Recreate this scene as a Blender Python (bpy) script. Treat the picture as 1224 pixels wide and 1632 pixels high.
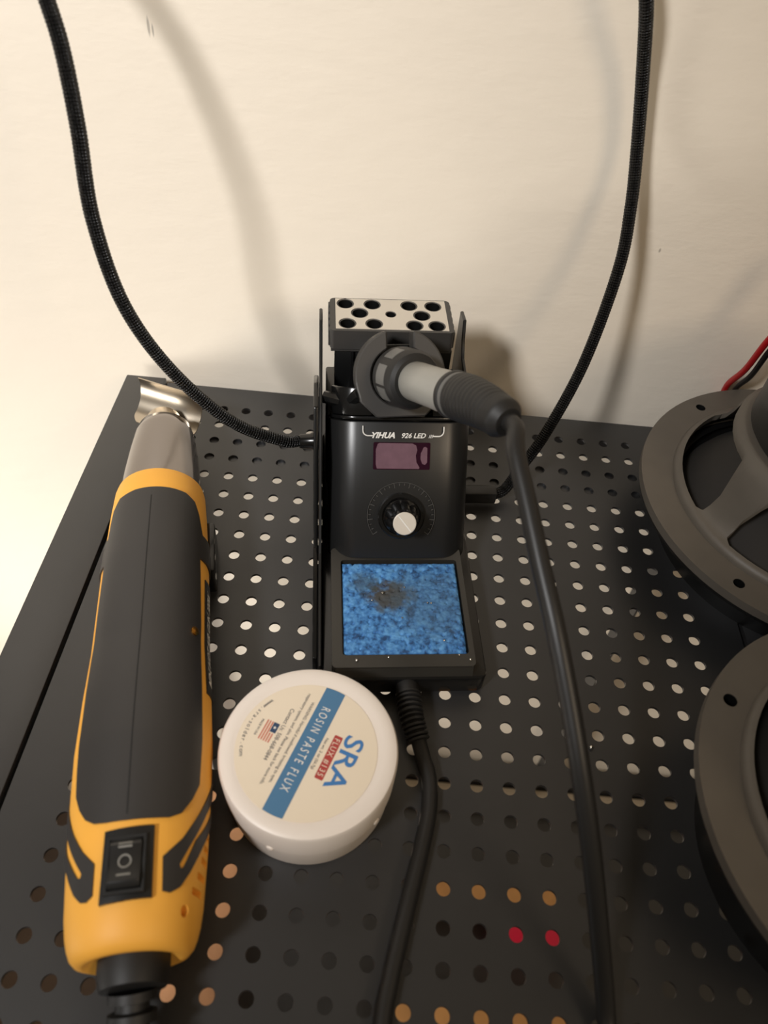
import bpy, bmesh, math, random
from mathutils import Vector, Matrix, noise
from mathutils.geometry import delaunay_2d_cdt
random.seed(4)
PI = math.pi
for o in list(bpy.data.objects): bpy.data.objects.remove(o)
SC = bpy.context.scene
COL = SC.collection

# ------------------------------------------------------------------ camera, world, lights
cd = bpy.data.cameras.new('camera'); cam = bpy.data.objects.new('camera', cd); COL.objects.link(cam)
cd.sensor_fit = 'VERTICAL'; cd.sensor_height = 36.0; cd.sensor_width = 27.0; cd.lens = 26.557
cd.clip_start = 0.01; cd.clip_end = 20
R = Matrix(((0.9959167, -0.0897342, -0.0098835), (0.0609683, 0.7492883, -0.6594315), (0.0665792, 0.6561362, 0.7516997)))
cam.matrix_world = Matrix.Translation((-0.0611709, -0.3194792, 0.288741)) @ R.to_4x4()
cd.dof.use_dof = True; cd.dof.focus_distance = 0.36; cd.dof.aperture_fstop = 11.0
SC.camera = cam

w = bpy.data.worlds.new('room_light'); SC.world = w; w.use_nodes = True
w.node_tree.nodes['Background'].inputs[0].default_value = (1.0, 0.82, 0.58, 1)
w.node_tree.nodes['Background'].inputs[1].default_value = 0.12

def lamp(name, kind, loc, target, energy, color, **kw):
    l = bpy.data.lights.new(name, kind); o = bpy.data.objects.new(name, l); COL.objects.link(o)
    l.energy = energy; l.color = color
    for k, v in kw.items(): setattr(l, k, v)
    o.location = loc; o.rotation_euler = (Vector(target) - Vector(loc)).to_track_quat('-Z', 'Y').to_euler()
    return o
lamp('desk_lamp_light', 'SPOT', (-0.47, -0.65, 0.72), (-0.33, 0.0, 0.17), 38.5, (1.0, 0.99, 0.985),
     spot_size=math.radians(70), spot_blend=1.0, shadow_soft_size=0.07)
lamp('ceiling_lamp_light', 'AREA', (0.70, -0.88, 0.92), (-0.05, -0.20, 0.0), 4.0, (1.0, 0.80, 0.58), size=0.32)
lamp('under_shelf_fill', 'SPOT', (-0.80, -0.42, -0.24), (-0.16, 0.03, -0.29), 32, (1.0, 0.96, 0.90),
     spot_size=math.radians(58), spot_blend=.7, shadow_soft_size=0.2)  # no lamp here; fill added to brighten the wall seen through the holes

SC.view_settings.view_transform = 'Standard'; SC.view_settings.look = 'None'
SC.view_settings.exposure = 0.0; SC.view_settings.gamma = 1.0
SC.view_settings.use_curve_mapping = False

# ------------------------------------------------------------------ helpers
def lin(c): return tuple((x/12.92 if x <= .04045 else ((x+.055)/1.055)**2.4) for x in (v/255 for v in c))
def mat(name, rgb, rough=.5, metal=0., spec=.5, bump=None, coat=0., vary=None):
    m = bpy.data.materials.new(name); m.use_nodes = True; nt = m.node_tree; b = nt.nodes['Principled BSDF']
    c = lin(rgb); b.inputs['Base Color'].default_value = (*c, 1); b.inputs['Roughness'].default_value = rough
    b.inputs['Metallic'].default_value = metal; b.inputs['Specular IOR Level'].default_value = spec
    b.inputs['Coat Weight'].default_value = coat; b.inputs['Coat Roughness'].default_value = .08
    tc = nt.nodes.new('ShaderNodeTexCoord')
    if bump:
        sc, st, dist = bump
        n = nt.nodes.new('ShaderNodeTexNoise'); n.inputs['Scale'].default_value = sc; n.inputs['Detail'].default_value = 4
        nt.links.new(tc.outputs['Object'], n.inputs['Vector'])
        bp = nt.nodes.new('ShaderNodeBump'); bp.inputs['Strength'].default_value = st; bp.inputs['Distance'].default_value = dist
        nt.links.new(n.outputs['Fac'], bp.inputs['Height']); nt.links.new(bp.outputs['Normal'], b.inputs['Normal'])
    if vary:
        sc, amt = vary
        n = nt.nodes.new('ShaderNodeTexNoise'); n.inputs['Scale'].default_value = sc; n.inputs['Detail'].default_value = 3
        nt.links.new(tc.outputs['Object'], n.inputs['Vector'])
        r = nt.nodes.new('ShaderNodeValToRGB'); r.color_ramp.elements[0].position = .3; r.color_ramp.elements[1].position = .7
        r.color_ramp.elements[0].color = (*[x*(1-amt) for x in c], 1); r.color_ramp.elements[1].color = (*[min(1, x*(1+amt)) for x in c], 1)
        nt.links.new(n.outputs['Fac'], r.inputs['Fac']); nt.links.new(r.outputs['Color'], b.inputs['Base Color'])
    return m

M = {}
M['powder'] = mat('black_powder_coat', (38, 38, 39), .40, spec=.8, bump=(1800, .10, .0002), vary=(60, .06))
M['abs'] = mat('glossy_black_plastic', (17, 17, 17), .20)
M['abs_satin'] = mat('satin_black_plastic', (28, 28, 28), .34, bump=(3000, .05, .0001))
M['gray_plastic'] = mat('charcoal_holder_plastic', (58, 56, 54), .45)
M['tray'] = mat('sponge_tray_plastic', (48, 46, 42), .30)
M['rubber'] = mat('black_rubber', (27, 26, 25), .55)
M['rubber_grip'] = mat('soft_grip_rubber', (48, 46, 45), .46, bump=(1500, .08, .0002))
M['cord'] = mat('pvc_cord', (32, 31, 30), .42)
M['handle_gray'] = mat('grey_handle_plastic', (148, 146, 139), .36)
M['handle_label'] = mat('grey_scale_label', (96, 95, 92), .45)
M['yellow'] = mat('amber_yellow_plastic', (238, 172, 66), .55, bump=(1200, .05, .0001), vary=(40, .03))
M['dark'] = mat('black_parts_and_shade', (8, 8, 8), .5)  # also stands in for shade in holes, gaps and under the flanges
M['groove'] = mat('dark_moulding', (10, 10, 10), .6)
M['white_ink'] = mat('white_print', (225, 222, 215), .5)
M['gray_ink'] = mat('faded_grey_print', (120, 118, 112), .5)
M['dark_ink'] = mat('dim_grey_print', (62, 61, 58), .5)
M['steel'] = mat('brushed_steel', (205, 198, 186), .38, .35)
M['silver'] = mat('spun_silver', (226, 218, 205), .34, .3)
M['chrome'] = mat('smoky_chrome', (150, 144, 140), .16, 1.0)
M['reflector'] = mat('reflector_steel', (196, 184, 166), .30, 1.0)
M['solder'] = mat('solder_metal', (220, 215, 205), .2, 1.0)
M['brass'] = mat('brass_screw', (200, 140, 60), .25, 1.0)
M['screen'] = mat('display_window', (38, 8, 26), .08)
M['film'] = mat('cloudy_protective_film', (104, 76, 87), .35, vary=(300, .10))
M['jar'] = mat('cream_white_plastic', (228, 218, 208), .42, bump=(500, .03, .0003))
M['label'] = mat('cream_paper_label', (226, 212, 190), .6)
M['blue_ink'] = mat('blue_label_ink', (72, 116, 152), .5)
M['sra_blue'] = mat('logo_blue_ink', (62, 118, 176), .5)
M['red_ink'] = mat('red_label_ink', (168, 62, 58), .5)
M['navy_ink'] = mat('navy_label_ink', (44, 66, 96), .5)
M['text_ink'] = mat('grey_label_ink', (92, 92, 96), .55)
M['flag_red'] = mat('flag_red_ink', (196, 118, 100), .55)
M['basket'] = mat('grey_cast_basket', (92, 86, 78), .50, bump=(900, .12, .0002), vary=(90, .05))
M['cone'] = mat('dark_paper_cone', (40, 37, 34), .8)
M['magnet'] = mat('black_magnet_boot', (44, 43, 41), .42)
M['wire_red'] = mat('red_wire_jacket', (176, 14, 22), .4)
M['wire_black'] = mat('black_wire_jacket', (14, 13, 14), .4)
M['cardboard'] = mat('brown_cardboard', (186, 136, 96), .8, bump=(200, .1, .0005), vary=(30, .1))
M['pale_card'] = mat('pale_paperboard', (196, 180, 156), .7)
M['tan'] = mat('tan_wood', (190, 140, 84), .7, vary=(40, .12))
M['pink'] = mat('crimson_plastic', (205, 20, 60), .4)
M['floor'] = mat('dark_wood_floor', (84, 66, 50), .6, vary=(8, .15))

def wall_mat():
    m = mat('cream_painted_wall', (240, 229, 212), .62)
    nt = m.node_tree; b = nt.nodes['Principled BSDF']; tc = nt.nodes.new('ShaderNodeTexCoord')
    bumps = None
    for sc, st, dist, stretch in ((60, .26, .0013, (1, 1, 1.6)), (260, .26, .0004, (1, 1, 2.0))):
        mp = nt.nodes.new('ShaderNodeMapping'); mp.inputs['Scale'].default_value = stretch
        nt.links.new(tc.outputs['Object'], mp.inputs['Vector'])
        n = nt.nodes.new('ShaderNodeTexNoise'); n.inputs['Scale'].default_value = sc; n.inputs['Detail'].default_value = 5
        nt.links.new(mp.outputs['Vector'], n.inputs['Vector'])
        bp = nt.nodes.new('ShaderNodeBump'); bp.inputs['Strength'].default_value = st; bp.inputs['Distance'].default_value = dist
        nt.links.new(n.outputs['Fac'], bp.inputs['Height'])
        if bumps: nt.links.new(bumps.outputs['Normal'], bp.inputs['Normal'])
        bumps = bp
    nt.links.new(bumps.outputs['Normal'], b.inputs['Normal'])
    # scuffs: small dark marks at fixed spots of the wall
    col = (*lin((240, 229, 212)), 1); prev = None
    for (x, z, sx, sz) in ((-.1728, .1795, .0007, .0045), (-.1712, .1782, .0005, .003), (.0660, .1030, .0007, .0014), (-.2660, .1000, .0007, .0007)):
        sep = nt.nodes.new('ShaderNodeMapping')
        sep.inputs['Location'].default_value = (-x/sx, 0, -z/sz); sep.inputs['Scale'].default_value = (1/sx, 0.001, 1/sz)
        nt.links.new(tc.outputs['Object'], sep.inputs['Vector'])
        ln = nt.nodes.new('ShaderNodeVectorMath'); ln.operation = 'LENGTH'; nt.links.new(sep.outputs['Vector'], ln.inputs[0])
        mr = nt.nodes.new('ShaderNodeMapRange'); mr.inputs['From Min'].default_value = .5; mr.inputs['From Max'].default_value = 1.0
        mr.inputs['To Min'].default_value = .5; mr.inputs['To Max'].default_value = 0
        nt.links.new(ln.outputs['Value'], mr.inputs['Value'])
        mx = nt.nodes.new('ShaderNodeMix'); mx.data_type = 'RGBA'; mx.inputs['B'].default_value = (.12, .10, .08, 1)
        if prev: nt.links.new(prev.outputs['Result'], mx.inputs['A'])
        else: mx.inputs['A'].default_value = col
        nt.links.new(mr.outputs['Result'], mx.inputs['Factor']); prev = mx
    nt.links.new(prev.outputs['Result'], b.inputs['Base Color'])
    return m
M['wall'] = wall_mat()

def sponge_mat():
    m = mat('blue_cellulose_sponge', (60, 122, 190), .75); nt = m.node_tree; b = nt.nodes['Principled BSDF']
    tc = nt.nodes.new('ShaderNodeTexCoord')
    n = nt.nodes.new('ShaderNodeTexNoise'); n.inputs['Scale'].default_value = 420; n.inputs['Detail'].default_value = 4
    nt.links.new(tc.outputs['Object'], n.inputs['Vector'])
    r = nt.nodes.new('ShaderNodeValToRGB'); e = r.color_ramp.elements
    e[0].position = .33; e[0].color = (*lin((28, 66, 110)), 1); e[1].position = .66; e[1].color = (*lin((92, 152, 206)), 1)
    q = r.color_ramp.elements.new(.47); q.color = (*lin((58, 116, 176)), 1)
    nt.links.new(n.outputs['Fac'], r.inputs['Fac'])
    # burn stain
    prev = r.outputs['Color']
    for (x, y, rx, ry, cr, st) in ((-.005, .038, .010, .0085, (66, 58, 40), .95), (-.0165, .0445, .007, .006, (60, 70, 66), .6), (.012, .034, .02, .02, (66, 92, 112), .45)):
        mp = nt.nodes.new('ShaderNodeMapping'); mp.inputs['Location'].default_value = (-x/rx, -y/ry, 0); mp.inputs['Scale'].default_value = (1/rx, 1/ry, .001)
        nt.links.new(tc.outputs['Object'], mp.inputs['Vector'])
        ln = nt.nodes.new('ShaderNodeVectorMath'); ln.operation = 'LENGTH'; nt.links.new(mp.outputs['Vector'], ln.inputs[0])
        n2 = nt.nodes.new('ShaderNodeTexNoise'); n2.inputs['Scale'].default_value = 260; n2.inputs['Detail'].default_value = 5
        nt.links.new(tc.outputs['Object'], n2.inputs['Vector'])
        ad = nt.nodes.new('ShaderNodeMath'); ad.operation = 'MULTIPLY_ADD'; ad.inputs[1].default_value = 1.6; ad.inputs[2].default_value = -.8
        nt.links.new(n2.outputs['Fac'], ad.inputs[0])
        ad2 = nt.nodes.new('ShaderNodeMath'); ad2.operation = 'ADD'; nt.links.new(ad.outputs[0], ad2.inputs[0]); nt.links.new(ln.outputs['Value'], ad2.inputs[1])
        mr = nt.nodes.new('ShaderNodeMapRange'); mr.inputs['From Min'].default_value = .55; mr.inputs['From Max'].default_value = 1.15
        mr.inputs['To Min'].default_value = st; mr.inputs['To Max'].default_value = 0
        nt.links.new(ad2.outputs[0], mr.inputs['Value'])
        mx = nt.nodes.new('ShaderNodeMix'); mx.data_type = 'RGBA'; mx.inputs['B'].default_value = (*lin(cr), 1)
        nt.links.new(prev, mx.inputs['A']); nt.links.new(mr.outputs['Result'], mx.inputs['Factor']); prev = mx.outputs['Result']
    nt.links.new(prev, b.inputs['Base Color'])
    bp = nt.nodes.new('ShaderNodeBump'); bp.inputs['Strength'].default_value = .6; bp.inputs['Distance'].default_value = .0006
    nt.links.new(n.outputs['Fac'], bp.inputs['Height']); nt.links.new(bp.outputs['Normal'], b.inputs['Normal'])
    return m
M['sponge'] = sponge_mat()

def braid_mat():
    m = mat('braided_nylon_sleeve', (16, 16, 18), .34, spec=.4); nt = m.node_tree; b = nt.nodes['Principled BSDF']
    uv = nt.nodes.new('ShaderNodeUVMap'); sep = nt.nodes.new('ShaderNodeSeparateXYZ'); nt.links.new(uv.outputs['UV'], sep.inputs[0])
    outs = []
    for sgn in (1, -1):
        a = nt.nodes.new('ShaderNodeMath'); a.operation = 'MULTIPLY'; a.inputs[1].default_value = 8*2*PI; nt.links.new(sep.outputs['X'], a.inputs[0])
        c = nt.nodes.new('ShaderNodeMath'); c.operation = 'MULTIPLY_ADD'; c.inputs[1].default_value = sgn*2*PI/.0022
        nt.links.new(sep.outputs['Y'], c.inputs[0]); nt.links.new(a.outputs[0], c.inputs[2])
        s = nt.nodes.new('ShaderNodeMath'); s.operation = 'SINE'; nt.links.new(c.outputs[0], s.inputs[0]); outs.append(s)
    p = nt.nodes.new('ShaderNodeMath'); p.operation = 'MULTIPLY'; nt.links.new(outs[0].outputs[0], p.inputs[0]); nt.links.new(outs[1].outputs[0], p.inputs[1])
    bp = nt.nodes.new('ShaderNodeBump'); bp.inputs['Strength'].default_value = 1; bp.inputs['Distance'].default_value = .00045
    nt.links.new(p.outputs[0], bp.inputs['Height']); nt.links.new(bp.outputs['Normal'], b.inputs['Normal'])
    r = nt.nodes.new('ShaderNodeValToRGB'); r.color_ramp.elements[0].position = .15; r.color_ramp.elements[1].position = .95
    r.color_ramp.elements[0].color = (*lin((3, 3, 4)), 1); r.color_ramp.elements[1].color = (*lin((14, 14, 15)), 1)
    nt.links.new(p.outputs[0], r.inputs['Fac']); nt.links.new(r.outputs['Color'], b.inputs['Base Color'])
    return m
M['braid'] = braid_mat()

def obj(name, me, material, parent=None, smooth=30, label=None, matrix=None):
    if isinstance(me, bmesh.types.BMesh):
        bm = me; me = bpy.data.meshes.new(name); bm.to_mesh(me); bm.free()
    me.materials.clear(); me.materials.append(M[material])
    for p in me.polygons: p.use_smooth = True
    me.set_sharp_from_angle(angle=math.radians(smooth))
    o = bpy.data.objects.new(name, me); COL.objects.link(o)
    if parent: o.parent = parent
    if matrix is not None: o.matrix_local = matrix
    if label: o['label'] = label
    return o
def thing(name, label, cat, loc=(0, 0, 0), rz=0, group=None):
    o = bpy.data.objects.new(name, None); COL.objects.link(o); o.empty_display_size = .02
    o.location = loc; o.rotation_euler = (0, 0, rz); return tag(o, label, cat, group)
def tag(o, label, cat, group=None):
    o['label'] = label; o['category'] = cat
    if group: o['group'] = group
    return o
def struct(o): o['kind'] = 'structure'; return o

def V3(*a): return Vector(a)
def frame_of(axis, up=(0, 0, 1)):
    z = Vector(axis).normalized(); x = Vector(up).cross(z)
    if x.length < 1e-4: x = Vector((1, 0, 0))
    x.normalize(); y = z.cross(x); return x, y, z
def lathe(prof, origin=(0, 0, 0), axis=(0, 0, 1), seg=48, bm=None, up=(0, 0, 1), cap=(True, True)):
    """prof: list of (distance along axis, radius)"""
    bm = bm or bmesh.new(); x, y, z = frame_of(axis, up); o = Vector(origin); rings = []
    for (s, r) in prof:
        rings.append([bm.verts.new(o + z*s + (x*math.cos(2*PI*k/seg) + y*math.sin(2*PI*k/seg))*max(r, 1e-5)) for k in range(seg)])
    for a, b in zip(rings, rings[1:]):
        for k in range(seg): bm.faces.new((a[k], a[(k+1) % seg], b[(k+1) % seg], b[k]))
    if cap[0]: bm.faces.new(list(reversed(rings[0])))
    if cap[1]: bm.faces.new(rings[-1])
    bmesh.ops.recalc_face_normals(bm, faces=bm.faces); return bm
def box(x0, x1, y0, y1, z0, z1, bev=0., seg=2, bm=None):
    t = bmesh.new(); bmesh.ops.create_cube(t, size=1)
    for v in t.verts: v.co = Vector(((x0+x1)/2 + v.co.x*(x1-x0), (y0+y1)/2 + v.co.y*(y1-y0), (z0+z1)/2 + v.co.z*(z1-z0)))
    if bev: bmesh.ops.bevel(t, geom=t.edges[:], offset=bev, segments=seg, affect='EDGES', profile=.5)
    return merge(bm, t)
def merge(bm, t):
    if bm is None: return t
    me = bpy.data.meshes.new('tmp'); t.to_mesh(me); t.free(); bm.from_mesh(me); bpy.data.meshes.remove(me); return bm
def prism(poly, mp, h0, h1, bev=0., seg=2, bm=None):
    """poly in (u,v); mp(u,v,h)->Vector; extruded h0..h1"""
    t = bmesh.new(); a = [t.verts.new(mp(u, v, h0)) for u, v in poly]; b = [t.verts.new(mp(u, v, h1)) for u, v in poly]
    n = len(poly); t.faces.new(a); f = t.faces.new(b)
    for k in range(n): t.faces.new((a[k], a[(k+1) % n], b[(k+1) % n], b[k]))
    bmesh.ops.recalc_face_normals(t, faces=t.faces)
    if bev:
        es = [e for e in t.edges if e.calc_face_angle(0) > math.radians(35)]
        bmesh.ops.bevel(t, geom=es, offset=bev, segments=seg, affect='EDGES', profile=.5)
    return merge(bm, t)
def circle(cx, cy, r, n=24, a0=0): return [(cx+r*math.cos(a0+2*PI*k/n), cy+r*math.sin(a0+2*PI*k/n)) for k in range(n)]
def rrect(x0, x1, y0, y1, r, n=6):
    out = []
    for cx, cy, a in ((x1-r, y1-r, 0), (x0+r, y1-r, PI/2), (x0+r, y0+r, PI), (x1-r, y0+r, 1.5*PI)):
        out += [(cx+r*math.cos(a+PI/2*k/n), cy+r*math.sin(a+PI/2*k/n)) for k in range(n+1)]
    return out
def inside(p, poly):
    c = False; x, y = p; n = len(poly)
    for i in range(n):
        x1, y1 = poly[i]; x2, y2 = poly[(i+1) % n]
        if (y1 > y) != (y2 > y) and x < (x2-x1)*(y-y1)/(y2-y1)+x1: c = not c
    return c
def patch(outer, holes, mp, h0, h1, step=None, bm=None, extra=None):
    """plate or conformal patch with holes: (u,v) outline mapped through mp(u,v,h), solid from h0 to h1"""
    pts = []; edges = []
    def loop(P):
        base = len(pts); Q = []
        for k in range(len(P)):
            a = Vector(P[k]); b = Vector(P[(k+1) % len(P)]); Q.append(a)
            if step:
                m = int((b-a).length/step)
                for j in range(1, m+1): Q.append(a+(b-a)*j/(m+1))
        for k, q in enumerate(Q): pts.append(Vector((q[0], q[1]))); edges.append((base+k, base+(k+1) % len(Q)))
    loop(outer)
    for h in holes: loop(h)
    if step:
        us = [p[0] for p in outer]; vs = [p[1] for p in outer]; u = min(us)+step/2
        while u < max(us):
            v = min(vs)+step/2
            while v < max(vs):
                if inside((u, v), outer) and not any(inside((u, v), h) for h in holes): pts.append(Vector((u, v)))
                v += step
            u += step
    for p in (extra or []):
        if inside(p, outer) and not any(inside(p, h) for h in holes): pts.append(Vector(p))
    vo, eo, fo, *_ = delaunay_2d_cdt(pts, edges, [], 0, 1e-7)
    faces = []
    for f in fo:
        c = sum((vo[i] for i in f), Vector((0, 0)))/len(f)
        if inside(c, outer) and not any(inside(c, h) for h in holes): faces.append(f)
    t = bmesh.new(); used = sorted({i for f in faces for i in f})
    A = {i: t.verts.new(mp(vo[i][0], vo[i][1], h1)) for i in used}; B = {i: t.verts.new(mp(vo[i][0], vo[i][1], h0)) for i in used}
    cnt = {}
    for f in faces:
        t.faces.new([A[i] for i in f]); t.faces.new([B[i] for i in reversed(f)])
        for k in range(len(f)):
            e = (f[k], f[(k+1) % len(f)]); cnt[e] = 1
    for (a, b) in cnt:
        if (b, a) not in cnt: t.faces.new((A[b], A[a], B[a], B[b]))
    bmesh.ops.recalc_face_normals(t, faces=t.faces); return merge(bm, t)
def flat(u, v, h): return Vector((u, v, h))
def spline(P, step):
    """Catmull-Rom through P, resampled roughly every step"""
    P = [Vector(p) for p in P]; P = [P[0]*2-P[1]] + P + [P[-1]*2-P[-2]]; out = []
    for i in range(1, len(P)-2):
        a, b, c, d = P[i-1:i+3]; n = max(2, int((c-b).length/step))
        for k in range(n):
            t = k/n; out.append(.5*((2*b)+(c-a)*t+(2*a-5*b+4*c-d)*t*t+(3*b-a-3*c+d)*t**3))
    out.append(P[-2]); return out
def tube(P, r, seg=16, step=.003, rfun=None, bm=None, cap=True):
    pts = spline(P, step); bm2 = bmesh.new(); uvl = bm2.loops.layers.uv.new('UVMap'); rings = []; s = 0
    t0 = (pts[1]-pts[0]).normalized(); x = t0.orthogonal().normalized(); S = []
    for i, p in enumerate(pts):
        t = (pts[min(i+1, len(pts)-1)]-pts[max(i-1, 0)]).normalized()
        x = (x-t*x.dot(t)).normalized(); y = t.cross(x)
        if i: s += (p-pts[i-1]).length
        rr = rfun(s) if rfun else r; S.append(s)
        rings.append([bm2.verts.new(p+(x*math.cos(2*PI*k/seg)+y*math.sin(2*PI*k/seg))*rr) for k in range(seg)])
    for i in range(len(rings)-1):
        for k in range(seg):
            f = bm2.faces.new((rings[i][k], rings[i][(k+1) % seg], rings[i+1][(k+1) % seg], rings[i+1][k]))
            for l, uvv in zip(f.loops, ((k/seg, S[i]), ((k+1)/seg, S[i]), ((k+1)/seg, S[i+1]), (k/seg, S[i+1]))): l[uvl].uv = uvv
    if cap: bm2.faces.new(list(reversed(rings[0]))); bm2.faces.new(rings[-1])
    bmesh.ops.recalc_face_normals(bm2, faces=bm2.faces); return merge(bm, bm2)
def text_bm(s, size, mp, bm=None, align='LEFT', width=None, spacing=1., shear=0., bold=0., h=.0):
    """lettering as mesh, mapped through mp(u,v,h) with u along the line and v up"""
    c = bpy.data.curves.new('t', 'FONT'); c.body = s; c.size = size; c.align_x = align; c.space_character = spacing; c.shear = shear; c.offset = bold
    c.resolution_u = 3
    o = bpy.data.objects.new('t', c); COL.objects.link(o); dg = bpy.context.evaluated_depsgraph_get(); dg.update()
    me = bpy.data.meshes.new_from_object(o.evaluated_get(dg)); bpy.data.objects.remove(o); bpy.data.curves.remove(c)
    t = bmesh.new(); t.from_mesh(me); bpy.data.meshes.remove(me)
    xs = [v.co.x for v in t.verts]; k = 1.
    if width and xs: k = width/(max(xs)-min(xs))
    x0 = min(xs) if xs else 0
    for v in t.verts: v.co = mp((v.co.x-x0)*k if width else v.co.x, v.co.y, h)
    return merge(bm, t)

# ------------------------------------------------------------------ the room
struct(obj('wall_back', box(-1.6, 1.4, .030, .10, -.75, 1.6), 'wall'))
struct(obj('floor', box(-1.6, 1.4, -1.8, .03, -.80, -.75), 'floor'))

# ------------------------------------------------------------------ perforated metal cart
PITCH = .0127; HOLE = .00258
cart = thing('utility_cart', 'black powder coated metal utility cart with a perforated top shelf against the cream wall', 'cart')
def perforated(z0, z1, xa, xb, ya, yb, cols, rows):
    bm = bmesh.new(); p = PITCH; n = 24; top = {}; 
    def ring(cx, cy, z):
        sq = []; ci = []
        for k in range(n):
            a = 2*PI*k/n+PI/4; c, s = math.cos(a), math.sin(a); m = max(abs(c), abs(s))
            sq.append(Vector((cx+c/m*p/2, cy+s/m*p/2, z))); ci.append(Vector((cx+c*HOLE, cy+s*HOLE, z)))
        return sq, ci
    for c in cols:
        for r in rows:
            cx, cy = c*p, -r*p
            s1, c1 = ring(cx, cy, z1); s0, c0 = ring(cx, cy, z0)
            S1 = [bm.verts.new(v) for v in s1]; C1 = [bm.verts.new(v) for v in c1]; S0 = [bm.verts.new(v) for v in s0]; C0 = [bm.verts.new(v) for v in c0]
            for k in range(n):
                j = (k+1) % n
                bm.faces.new((S1[k], S1[j], C1[j], C1[k])); bm.faces.new((S0[j], S0[k], C0[k], C0[j])); bm.faces.new((C1[k], C1[j], C0[j], C0[k]))
    bmesh.ops.remove_doubles(bm, verts=bm.verts, dist=1e-6)
    X0, X1 = (cols[0]-.5)*p, (cols[-1]+.5)*p; Y1, Y0 = -(rows[0]-.5)*p, -(rows[-1]+.5)*p
    for a in ((xa, X0, ya, yb), (X1, xb, ya, yb), (X0, X1, Y1, yb), (X0, X1, ya, Y0)): box(*a, z0, z1, bm=bm)
    bmesh.ops.recalc_face_normals(bm, faces=bm.faces)
    # folded edges
    box(xa, xb, yb-.0012, yb, -.022+z0, z0, bm=bm); box(xa, xa+.0012, ya, yb, z0-.022, z0, bm=bm); box(xb-.0012, xb, ya, yb, z0-.022, z0, bm=bm)
    return bm
COLS = list(range(-13, 8)); YF = -.47
obj('perforated_shelf', perforated(-.0014, 0, -.1884, .1115, YF, .0183, COLS, list(range(0, 35))), 'powder', cart)
def rail(xa, xb, ya, yb, z0, z1): return box(xa, xb, ya, yb, z0, z1, .0006, 2)
obj('side_rail', rail(-.2135, -.1905, YF, .0225, -.03, 0), 'powder', cart)
obj('side_rail', rail(.1135, .1365, YF, .0225, -.03, 0), 'powder', cart)
obj('rear_rail', rail(-.1905, .1135, .0188, .0225, -.0255, -.0035), 'powder', cart)
obj('stiffening_strip', box(-.186, .110, -.0425, -.0195, -.0040, -.0015, .0003), 'powder', cart)
for x in (-.2135, .1165): obj('corner_post', rail(x, x+.02, YF, YF+.02, -.74, -.0305), 'powder', cart)
for x, x2 in ((-.2135, -.2085), (.1365, .1350)):
    bm = box(min(x, x2), max(x, x2), .0210, .0225, -.74, -.0305)
    box(x if x < 0 else x-.0015, x+.0015 if x < 0 else x, .0030, .0212, -.74, -.0305, bm=bm); obj('corner_post', bm, 'powder', cart)
obj('lower_shelf', box(-.19, .50, YF, .018, -.548, -.545), 'powder', cart)
obj('lower_rear_lip', box(-.19, .50, .0135, .018, -.560, -.496), 'powder', cart)

# things stored on the lower shelf, seen through the perforations
def stored(name, b, m, label, cat): return tag(obj(name, box(*b, .002), m), label, cat)
stored('storage_box', (-.205, -.153, -.245, -.045, -.5445, -.42), 'cardboard', 'brown cardboard box seen through the holes between hot air gun and flux tub', 'box')
stored('storage_box', (.015, .160, -.121, -.092, -.5445, -.50), 'tan', 'tan box on the lower shelf seen through the holes near the hanging cord', 'box')
stored('paper_pack', (-.125, .46, -.014, .0115, -.5445, -.530), 'pale_card', 'pale paper pack at the back of the lower shelf under the holes', 'paper pack')
stored('plastic_case', (.090, .160, -.156, -.126, -.5445, -.50), 'pink', 'small crimson plastic case glimpsed through two holes beside the hanging cord', 'case')
stored('wood_offcut', (-.010, .160, -.228, -.193, -.5445, -.50), 'tan', 'tan wooden block on the lower shelf glimpsed at the bottom edge', 'wood block')

# ------------------------------------------------------------------ soldering station
YAW = math.radians(6.5)
ST = thing('soldering_station', 'glossy black soldering station with dial and small display on the perforated shelf', 'soldering station', (-.0428, -.1668, 0), YAW)
tilt = math.radians(36); PU = V3(0, math.sin(tilt), math.cos(tilt)); PN = V3(0, -math.cos(tilt), math.sin(tilt)); P0 = V3(0, .0584, .020)
def panel(u, v, h): return P0+V3(1, 0, 0)*u+PU*v+PN*h          # u across, v up the slanted face, h outwards
def housing(u, v, h): return P0+V3(1, 0, 0)*u-PN*v+PU*h        # u across, v into the body, h up the slant

obj('base', prism(rrect(-.0345, .0338, 0, .148, .004), flat, .0012, .0125, .0012), 'abs', ST)
for x in (-.027, .027):
    for y in (.012, .136): obj('rubber_foot', lathe([(0, .0042), (.0013, .004)], (x, y, 0), seg=20), 'rubber', ST)
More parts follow.
